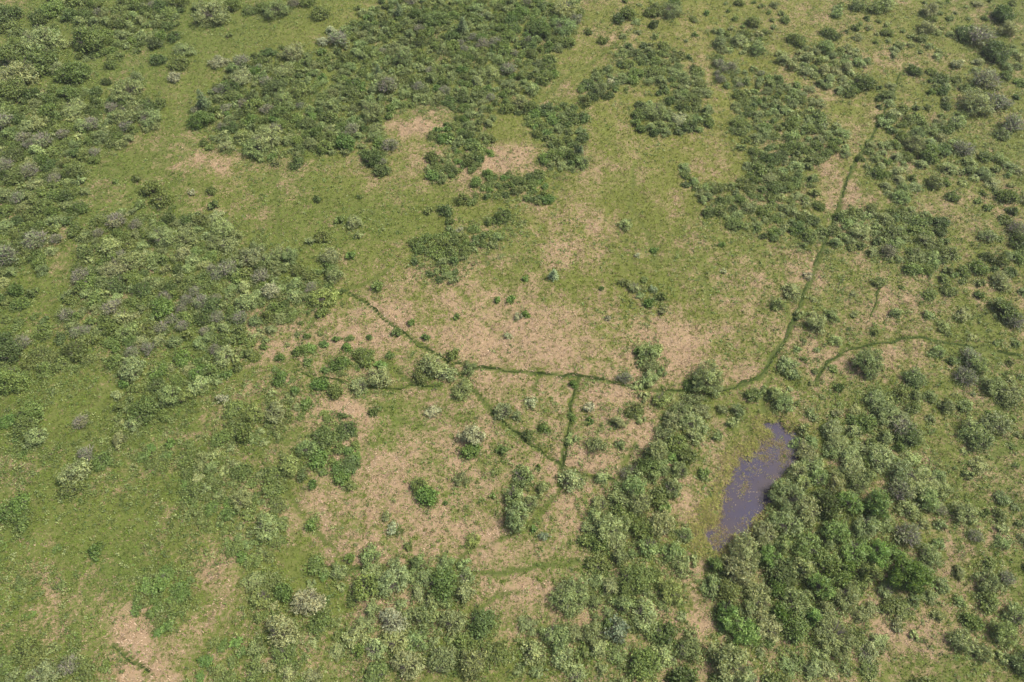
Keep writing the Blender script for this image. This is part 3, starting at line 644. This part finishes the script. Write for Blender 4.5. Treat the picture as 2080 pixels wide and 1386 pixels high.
for poly, sp, (ra, rb), kinds, hf in TH:
    g = gp(poly); xs = [p[0] for p in g]; ys = [p[1] for p in g]
    area = abs(sum(g[i][0]*g[(i+1) % len(g)][1]-g[(i+1) % len(g)][0]*g[i][1] for i in range(len(g))))/2
    n = int(area/(sp*sp)*9); got = 0
    X = nrs.uniform(min(xs), max(xs), n); Y = nrs.uniform(min(ys), max(ys), n)
    jx = (fbm(X/4, Y/4, 71)-.5)*9; jy = (fbm(X/4, Y/4, 72)-.5)*9
    ok = inpoly(X+jx, Y+jy, g) & (pondsd(X, Y) < -.6) & (trackfield(X, Y) < .25)
    if sp >= 3: ok &= fbm(X/6, Y/6, 444) > .47; sp = sp*.72
    for x, y in zip(X[ok], Y[ok]):
        q = rng.random()**1.4; r = (ra*.9+(rb-ra*.9)*q)
        if near(x, y, r, sp*(.62 if sp < 3 else .9)): continue
        put(x, y, r*.8)
        SH.append(dict(x=float(x), y=float(y), r=r, hf=hf*(.93 if hf < 1.2 else 1)*rng.uniform(.8, 1.2), k=kk(kinds), label=None, one=False))
print('shrubs', len(SH))

# landmarks for telling shrubs apart
LM = [("the pond's upper tip",1570,850),("the pond's lower end",1445,1110),("the pond's right bank",1600,970),("the silvery white-leaved bush",958,885),("the tall silvery willow",1320,712),
("the biggest round willow",1442,766),("the large domed grey willow",1768,735),("the silvery blue-green bush",1255,1280),("the lower path junction",1142,950),("the upper path fork",925,738),("the path's upper left end",720,600),
("the small pale sapling",1125,557),("the leaning spruce",410,205),("the dark pointed spruce",940,52),("the big silvery bottom-left clump",625,1222),("the photo's top left corner",0,0),("the photo's top right corner",2080,0),("the photo's bottom left corner",0,1386),
("the photo's bottom right corner",2080,1386),("the left edge's middle",0,693),("the right edge's middle",2080,693),("the bare upper straw patch",860,255),("the second straw patch",1030,320),("the track bend at right",1690,450),
("the middle of the left thicket",370,560),("the yellowish left-thicket tip bush",660,602),("the lone pale left willow",152,962),("the pale lawn-edge willow",265,750),("the dark round bottom bush",978,1268),("the horizontal bottom track",820,1160),
("the lawn's large round bush",560,20),("the pale upper-left lawn bush",373,100),("the light lawn bush",595,104),("the dark compact shrub",755,320),("the upper right dark dome",2025,105),("the upper right thicket centre",1600,260),("the far right pale thicket",1680,140),("the top edge's middle",1040,0),("the bottom edge's middle",1040,1386),("the yellow track corner bush",1055,205),("the lower-left straw patch",280,1300),("the dull lower-right shrub",1700,1290),("the broad olive willow clump",1160,1212),("the right-hand tree-mass top",1682,1022),("the lone centre-top thicket",940,510),("the right tongue thicket",1120,290),("the central upper-right thicket",1340,235)]
DIRN = ['right', 'upper right', 'top', 'upper left', 'left', 'lower left', 'bottom', 'lower right']
ORD = ['first','second','third','fourth','fifth','sixth','seventh','eighth','ninth','tenth','eleventh','twelfth','thirteenth','fourteenth','fifteenth','sixteenth','seventeenth','eighteenth','nineteenth','twentieth']
for s in SH:
    s['u'], s['v'] = [float(q) for q in UV(s['x'], s['y'], s['r']*.4)]
    s['px'] = s['r']*2*F/math.sqrt(s['x']**2+s['y']**2+CAM_H**2)
    s['vis'] = -5 < s['u'] < 2085 and -5 < s['v'] < 1391
def fam(k): return 'm' if k == 'm' else ('w' if k in 'wlpyst' else 'g')
SH = [s for s in SH if s['vis']]
SH.sort(key=lambda s: (s['label'] is None, -s['px']*(1.25 if s['one'] else 1)))
cnt = {}; IND = []; REST = []
for s in SH:
    f = fam(s['k']); cnt[f] = cnt.get(f, 0)+1
    (IND if cnt[f] <= 300 else REST).append(s)
print('individual', len(IND), 'rest', len(REST), cnt)
byk = {}
for s in IND:
    if s['label']: continue
    d = [(math.hypot(s['u']-a, s['v']-b), i) for i, (nme, a, b) in enumerate(LM)]
    dd, i = min(d); a = math.atan2(-(s['v']-LM[i][2]), s['u']-LM[i][1]); q = int(round(a/(math.pi/4))) % 8
    byk.setdefault((i, q), []).append((dd, s))
NOUN = {'w': 'willow bush', 'g': 'leafy shrub', 'm': 'bush'}
for (i, q), lst in byk.items():
    lst.sort(key=lambda t: t[0])
    for j, (dd, s) in enumerate(lst):
        size = 'small' if s['px'] < 24 else ('large' if s['px'] > 46 else 'medium')
        f = fam(s['k']); colr = 'bare greyish twiggy' if f == 'm' else WORD[s['k']]
        od = ORD[j] if j < len(ORD) else '%dth' % (j+1)
        dn = {'top': 'above', 'bottom': 'below', 'left': 'left of', 'right': 'right of'}.get(DIRN[q], DIRN[q]+' of')
        s['label'] = '%s %s %s, %s out %s %s' % (size, colr, NOUN[f], od, dn, LM[i][0])
        if len(re.findall(r'[A-Za-z]+', s['label'])) > 16: s['label'] = s['label'][len(size)+1:]

def cls(r):
    return int(np.argmin([abs(math.log(r/c)) for c in CLS]))
GR = {'w': 'willow bushes scattered over the meadow', 'g': 'green leafy shrubs scattered over the meadow', 'm': 'half-dead grey bushes in the scrub'}
NM = {'w': 'willow_bush', 'g': 'leafy_shrub', 'm': 'dead_bush'}
def vary(c, a=.12):
    k = rng.uniform(1-a*1.3, 1+a*1.3); return tuple(max(.01, q*k*rng.uniform(1-a*.45, 1+a*.45)) for q in c)
for s in IND:
    f = fam(s['k']); z = float(height(np.array([s['x']]), np.array([s['y']]))[0]); c = (*vary(COL[s['k']]), 1)
    rz = rng.uniform(0, 6.28)
    if f == 'm':
        a, b_ = rng.choice(DEADP); k = s['r']/1.15
        e = bpy.data.objects.new('dead_bush', None); C.collection.objects.link(e); e.empty_display_size = .3
        e.location = (s['x'], s['y'], z); e.rotation_euler[2] = rz; e.scale = (k, k, k*rng.uniform(.85, 1.1))
        t1 = link('twig_crown', a, e); t2 = link('leaves', b_, e); t2.color = c
        tag(e, s['label'], 'bush', GR['m']); continue
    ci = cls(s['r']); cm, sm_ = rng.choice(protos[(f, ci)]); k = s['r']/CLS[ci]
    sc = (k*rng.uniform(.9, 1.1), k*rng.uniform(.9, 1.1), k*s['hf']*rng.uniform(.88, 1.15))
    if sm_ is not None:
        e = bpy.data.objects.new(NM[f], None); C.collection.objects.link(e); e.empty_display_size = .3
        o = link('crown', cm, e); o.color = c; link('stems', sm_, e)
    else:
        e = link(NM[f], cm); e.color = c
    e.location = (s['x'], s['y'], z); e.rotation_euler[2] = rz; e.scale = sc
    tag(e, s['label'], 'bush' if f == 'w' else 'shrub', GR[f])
for u, v, wpx, hf, lab in SPRUCE:
    x0, y0 = P(u, v, 1.6*hf); x0 = float(x0); y0 = float(y0); d = math.sqrt(x0*x0+y0*y0+CAM_H**2); r = wpx*.5*d/F
    z = float(height(np.array([x0]), np.array([y0]))[0]); a, b_ = rng.choice(SPR)
    e = bpy.data.objects.new('spruce_tree', None); C.collection.objects.link(e); e.location = (x0, y0, z-.05); e.scale = (r, r, hf)
    o = link('crown', a, e); o.color = (*(COL['c'] if hf != .6 else (.20, .26, .115)), 1); link('trunk', b_, e)
    tag(e, lab, 'spruce', 'young spruces among the scrub')

# the remaining shrubs and the ring of scrub outside the frame: merged
def merge(items, rs):
    Vs, Fs, Ts, off = [], [], [], 0
    for (x, y, z, r, hf, f, col) in items:
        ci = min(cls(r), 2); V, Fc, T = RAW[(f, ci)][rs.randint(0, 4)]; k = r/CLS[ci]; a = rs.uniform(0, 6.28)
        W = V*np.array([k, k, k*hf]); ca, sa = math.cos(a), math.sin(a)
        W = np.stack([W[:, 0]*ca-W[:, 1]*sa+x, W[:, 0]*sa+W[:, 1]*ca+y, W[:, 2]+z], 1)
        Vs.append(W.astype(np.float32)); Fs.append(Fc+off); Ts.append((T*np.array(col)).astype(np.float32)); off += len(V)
    return np.concatenate(Vs), np.concatenate(Fs), np.concatenate(Ts)
rs = np.random.RandomState(5)
items = [(s['x'], s['y'], float(height(np.array([s['x']]), np.array([s['y']]))[0]), s['r'], s['hf'], 'w' if fam(s['k']) == 'w' else 'g', vary(COL[s['k']])) for s in REST]
if items:
    V, Fc, T = merge(items, rs); o = link('scrub_undergrowth', mesh('scrub_undergrowth', V, Fc, M_LEAF, T))
    tag(o, 'small shrubs filling the gaps inside the thickets', 'scrub', kind='stuff')
n = 9000; X = rs.uniform(-150, 150, n); Y = rs.uniform(-40, 185, n); u, v = UV(X, Y)
m = ((u < -12) | (u > 2092) | (v < -12) | (v > 1400)) & (fbm(X/16, Y/16, 300) > .5)
keep = []; CELL = {}
for x, y in zip(X[m], Y[m]):
    r = rs.uniform(.7, 1.7)
    if near(x, y, r, 1.6): continue
    put(x, y, r); k = rs.choice(list('wwggld')); keep.append((x, y, 0, r, .9, 'w' if k in 'wl' else 'g', vary(COL[k])))
zz = height(np.array([q[0] for q in keep]), np.array([q[1] for q in keep]))
keep = [(q[0], q[1], float(z), *q[3:]) for q, z in zip(keep, zz)]
V, Fc, T = merge(keep, rs); o = link('outer_scrub', mesh('outer_scrub', V, Fc, M_LEAF, T)); tag(o, 'scrub continuing beyond the thickets', 'scrub', kind='stuff')
print('outer', len(keep), 'faces', len(Fc))

# ------------------------------------------------------------------ thin summer haze
m = bpy.data.materials.new('haze'); m.use_nodes = True; N = m.node_tree.nodes; N.clear()
o_ = N.new('ShaderNodeOutputMaterial'); pv = N.new('ShaderNodeVolumePrincipled'); pv.inputs['Color'].default_value = (.93, .95, 1, 1); pv.inputs['Density'].default_value = .0002; pv.inputs['Anisotropy'].default_value = .3
m.node_tree.links.new(pv.outputs[0], o_.inputs['Volume'])
q = 4300.0; z0, z1 = -4.0, CAM_H+6
hv = [(x, y, z) for z in (z0, z1) for x, y in ((-q, -q), (q, -q), (q, q), (-q, q))]
o = link('haze', mesh('haze', hv, [(0, 3, 2, 1), (4, 5, 6, 7), (0, 1, 5, 4), (1, 2, 6, 5), (2, 3, 7, 6), (3, 0, 4, 7)], m)); tag(o, 'thin pale summer haze over the meadow', 'haze', kind='stuff')

# ------------------------------------------------------------------ low herbs: leafy tufts over the meadow (uncountable)
def blades(X, Y, Z, tone, ln, lean, wdt, rs, per=4):
    n = len(X); a = rs.uniform(0, 6.283, (n, per)); le = rs.uniform(lean[0], lean[1], (n, per)); L = ln[:, None]*rs.uniform(.7, 1.3, (n, per))
    bx = X[:, None]+rs.normal(size=(n, per))*.07; by = Y[:, None]+rs.normal(size=(n, per))*.07
    tx = bx+np.cos(a)*np.sin(le)*L; ty = by+np.sin(a)*np.sin(le)*L; tz = Z[:, None]+np.cos(le)*L
    px, py = -np.sin(a)*wdt, np.cos(a)*wdt; zz = np.repeat(Z[:, None], per, 1)-.03
    V = np.stack([np.stack([bx-px, by-py, zz], -1), np.stack([bx+px, by+py, zz], -1), np.stack([tx, ty, tz], -1)], 2).reshape(-1, 3)
    Fc = np.arange(n*per*3).reshape(-1, 3)
    T = np.repeat(np.repeat(tone[:, None, :], per, 1)*rs.uniform(.8, 1.2, (n, per, 1)), 3, 1).reshape(-1, 3)
    return V, Fc, T
# frame footprint with a margin
foot = gp([(-130, -110), (2210, -110), (2210, 1500), (-130, 1500)])
def scatter(n, rs):
    xs = [p[0] for p in foot]; ys = [p[1] for p in foot]
    X = rs.uniform(min(xs), max(xs), n); Y = rs.uniform(min(ys), max(ys), n)
    k = inpoly(X, Y, foot)
    # thin out far away where a tuft is smaller than a pixel
    k &= rs.uniform(0, 1, n) < np.clip(1.25-Y/190, .3, 1)
    return X[k], Y[k]
X, Y = scatter(430000, rs)
S_, L_, Y_, T_ = fields(X, Y); sp_ = pondsd(X, Y); Z = height(X, Y)
ok = (sp_ < .15) & (rs.uniform(0, 1, len(X)) > T_*1.25)
X, Y, S_, L_, Y_, Z = (q[ok] for q in (X, Y, S_, L_, Y_, Z))
isS = rs.uniform(0, 1, len(X)) < sm(.1, 1.15, S_+(vn(X/.4, Y/.4, 77)-.5)*1.1)*.92
g0_ = np.array([.090, .150, .022]); g1 = np.array([.182, .202, .029]); s0 = np.array([.27, .185, .105]); s1 = np.array([.56, .43, .30])
yy = np.clip(Y_, 0, 1)[:, None]; q = rs.uniform(0, 1, (len(X), 1))
green = g0_*(1-yy)+g1*yy; q2 = np.clip(q*(.35+.75*S_[:, None]), 0, 1); straw = (s0*(1-q2)+s1*q2)*rs.uniform(.7, 1.15, (len(X), 1))
tone = np.where(isS[:, None], straw, green*(.45+1.0*q))
V, Fc, T = blades(X, Y, Z, tone, np.where(isS, .27, .28), (.5, 1.4), .042, rs, 4)
o = link('meadow_grass', mesh('meadow_grass', V, Fc, M_GRASS, T)); tag(o, 'mixed dry straw and green grass covering the meadow', 'grass', kind='stuff')
print('grass', len(Fc))
# herb clumps
nh = 60000; X, Y = scatter(nh, rs); S_, L_, Y_, T_ = fields(X, Y); sp_ = pondsd(X, Y)
den = fbm(X/6, Y/6, 401)
ok = (sp_ < -.3) & (rs.uniform(0, 1, len(X)) < np.clip(.75-S_*.5, .2, .8)*sm(.35, .7, den)*1.5) & (T_ < .3)
X, Y, S_, Y_ = (q[ok] for q in (X, Y, S_, Y_)); Z = height(X, Y); n = len(X); per = 10
rad = .12+.34*rs.uniform(0, 1, n)**2.2
c = np.stack([np.repeat(X[:, None], per, 1)+rs.normal(size=(n, per))*rad[:, None]*.6, np.repeat(Y[:, None], per, 1)+rs.normal(size=(n, per))*rad[:, None]*.6, Z[:, None]+rs.uniform(.05, 1, (n, per))*rad[:, None]*.9], -1).reshape(-1, 3)
pal = np.array([COL['g'], COL['b'], COL['g'], COL['w'], COL['l'], COL['y']]); pk = rs.choice(6, n, p=[.33, .25, .15, .12, .08, .07])
tn = np.repeat(pal[pk]*rs.uniform(.8, 1.25, (n, 1)), per, 0)*rs.uniform(.75, 1.25, (n*per, 1))
ln = rs.uniform(.07, .14, n*per)
V, Fc, T = rot_leaves(rs, c, rs.normal(size=(n*per, 3))*.5+np.array([0, 0, 1]), ln, ln*.55, tn)
o = link('low_herbs', mesh('low_herbs', V, Fc, M_LEAF, T)); tag(o, 'low leafy herbs and seedlings among the grass', 'herbs', kind='stuff')
print('herbs', n)

# thicket undergrowth: low leafy sprays between the bushes
def thicket(X, Y):
    t = np.zeros(len(X)); jx = (fbm(X/3, Y/3, 171)-.5)*7; jy = (fbm(X/3, Y/3, 172)-.5)*7
    for poly, sp, rr_, kinds, hf in TH:
        t = np.maximum(t, inpoly(X+jx, Y+jy, gp(poly))*(1.0 if sp < 2.45 else .32)*(.75+.25*hf))
    u, v = UV(X, Y)
    low = sm(760, 480, u)*sm(600, 760, v)*.95 + .16*sm(1150, 1300, v) + .13*sm(1450, 1600, u)
    return np.maximum(t, low*sm(.40, .62, fbm(X/4.5, Y/4.5, 191)))
X, Y = scatter(120000, rs); tk = thicket(X, Y); T_ = trackfield(X, Y)
ok = (rs.uniform(0, 1, len(X)) < tk*(.35+.9*fbm(X/2, Y/2, 181))) & (T_ < .3) & (pondsd(X, Y) < -.3)
X, Y = X[ok], Y[ok]
sx_, sy_ = [], []
for q in IND:
    k_ = int(5+q['r']*5); a_ = rs.uniform(0, 6.283, k_); d_ = q['r']*rs.uniform(.7, 1.35, k_)
    sx_.append(q['x']+np.cos(a_)*d_); sy_.append(q['y']+np.sin(a_)*d_)
sx_ = np.concatenate(sx_); sy_ = np.concatenate(sy_); kk_ = (trackfield(sx_, sy_) < .25) & (pondsd(sx_, sy_) < -.2)
X = np.r_[X, sx_[kk_]]; Y = np.r_[Y, sy_[kk_]]
Z = height(X, Y); n = len(X); per = 16; rad = rs.uniform(.18, .5, n)
c = np.stack([np.repeat(X[:, None], per, 1)+rs.normal(size=(n, per))*rad[:, None]*.6, np.repeat(Y[:, None], per, 1)+rs.normal(size=(n, per))*rad[:, None]*.6, Z[:, None]+rs.uniform(.08, 1.2, (n, per))*rad[:, None]], -1).reshape(-1, 3)
pal = np.array([COL['g'], COL['b'], COL['d'], COL['w'], COL['l'], COL['y']]); pk = rs.choice(6, n, p=[.40, .10, .24, .17, .06, .03])
tn = np.repeat(pal[pk]*rs.uniform(.8, 1.25, (n, 1)), per, 0)*rs.uniform(.75, 1.25, (n*per, 1)); ln = rs.uniform(.065, .125, n*per)
V, Fc, T = rot_leaves(rs, c, rs.normal(size=(n*per, 3))*.6+np.array([0, 0, 1]), ln, ln*.55, tn)
o = link('thicket_undergrowth', mesh('thicket_undergrowth', V, Fc, M_LEAF, T)); tag(o, 'low leafy undergrowth between the bushes of the thickets', 'undergrowth', kind='stuff')
print('under', n)

# pond margin sedge and floating weed
WEED = [(1575,915,30,24,1.5),(1560,930,28,22,.6),(1500,960,26,26,.5),(1508,985,16,16,.7),(1445,1060,30,40,.9),(1455,1095,30,22,.75),(1430,1085,30,25,.9),(1470,1010,16,40,.6),(1490,945,20,20,.6),(1530,900,16,16,.6),(1500,1060,30,12,.28),(1470,1075,20,14,.4),(1590,945,12,12,.6),(1480,1040,14,20,.2),(1545,960,20,20,.15),(1520,1020,30,30,.08)]
n = 60000; xs = [p[0] for p in POND_G]; ys = [p[1] for p in POND_G]
X = rs.uniform(min(xs)-4, max(xs)+2, n); Y = rs.uniform(min(ys)-2, max(ys)+3, n); sp_ = pondsd(X, Y); u, v = UV(X, Y)
d = np.zeros(n)
for a, b_, ra, rb, k in WEED: d = np.maximum(d, k*np.exp(-((u-a)/ra)**2-((v-b_)/rb)**2))
d = d*(.12+1.3*sm(.42, .66, fbm(X/1.0, Y/1.0, 501))); west = (u < 1560)
d = np.maximum(d, np.where(west, .38, .15)*sm(.9, -.3, sp_)*sm(-2.4, -.4, sp_))
ok = rs.uniform(0, 1, n) < d*.75
X, Y, sp_ = X[ok], Y[ok], sp_[ok]; Z = np.maximum(height(X, Y), WL-.02)
q = rs.uniform(0, 1, (len(X), 1)); br = np.array([.25, .195, .11]); yg = np.array([.30, .30, .085]); inside = sm(-.3, .8, sp_)[:, None]
tone = np.where(q < .25+.5*inside, br*(.7+.9*rs.uniform(0, 1, (len(X), 1))), yg*(.75+.5*q))
V, Fc, T = blades(X, Y, Z, tone, np.where(sp_ > .3, .2, .42), (.5, 1.4), .035, rs, 5)
o = link('pond_sedge', mesh('pond_sedge', V, Fc, M_GRASS, T)); tag(o, 'yellow-green sedge and brown weed along the pond margin', 'sedge', kind='stuff')
n = 5000; X = rs.uniform(min(xs), max(xs), n); Y = rs.uniform(min(ys), max(ys), n); ok = (pondsd(X, Y) > .5) & (fbm(X/2, Y/2, 601) > .55) & (rs.uniform(0, 1, n) < .22); X, Y = X[ok], Y[ok]
c = np.stack([X, Y, np.full(len(X), WL+.012)], 1); ln = rs.uniform(.04, .09, len(X))
V, Fc, T = rot_leaves(rs, c, np.tile([0, 0, 1.0], (len(X), 1)), ln, ln*.8, np.array([.30, .24, .15])*rs.uniform(.5, 1.3, (len(X), 1)))
o = link('floating_weed', mesh('floating_weed', V, Fc, M_LEAF, T)); tag(o, 'tiny pale leaves floating on the dark pond', 'pondweed', kind='stuff')
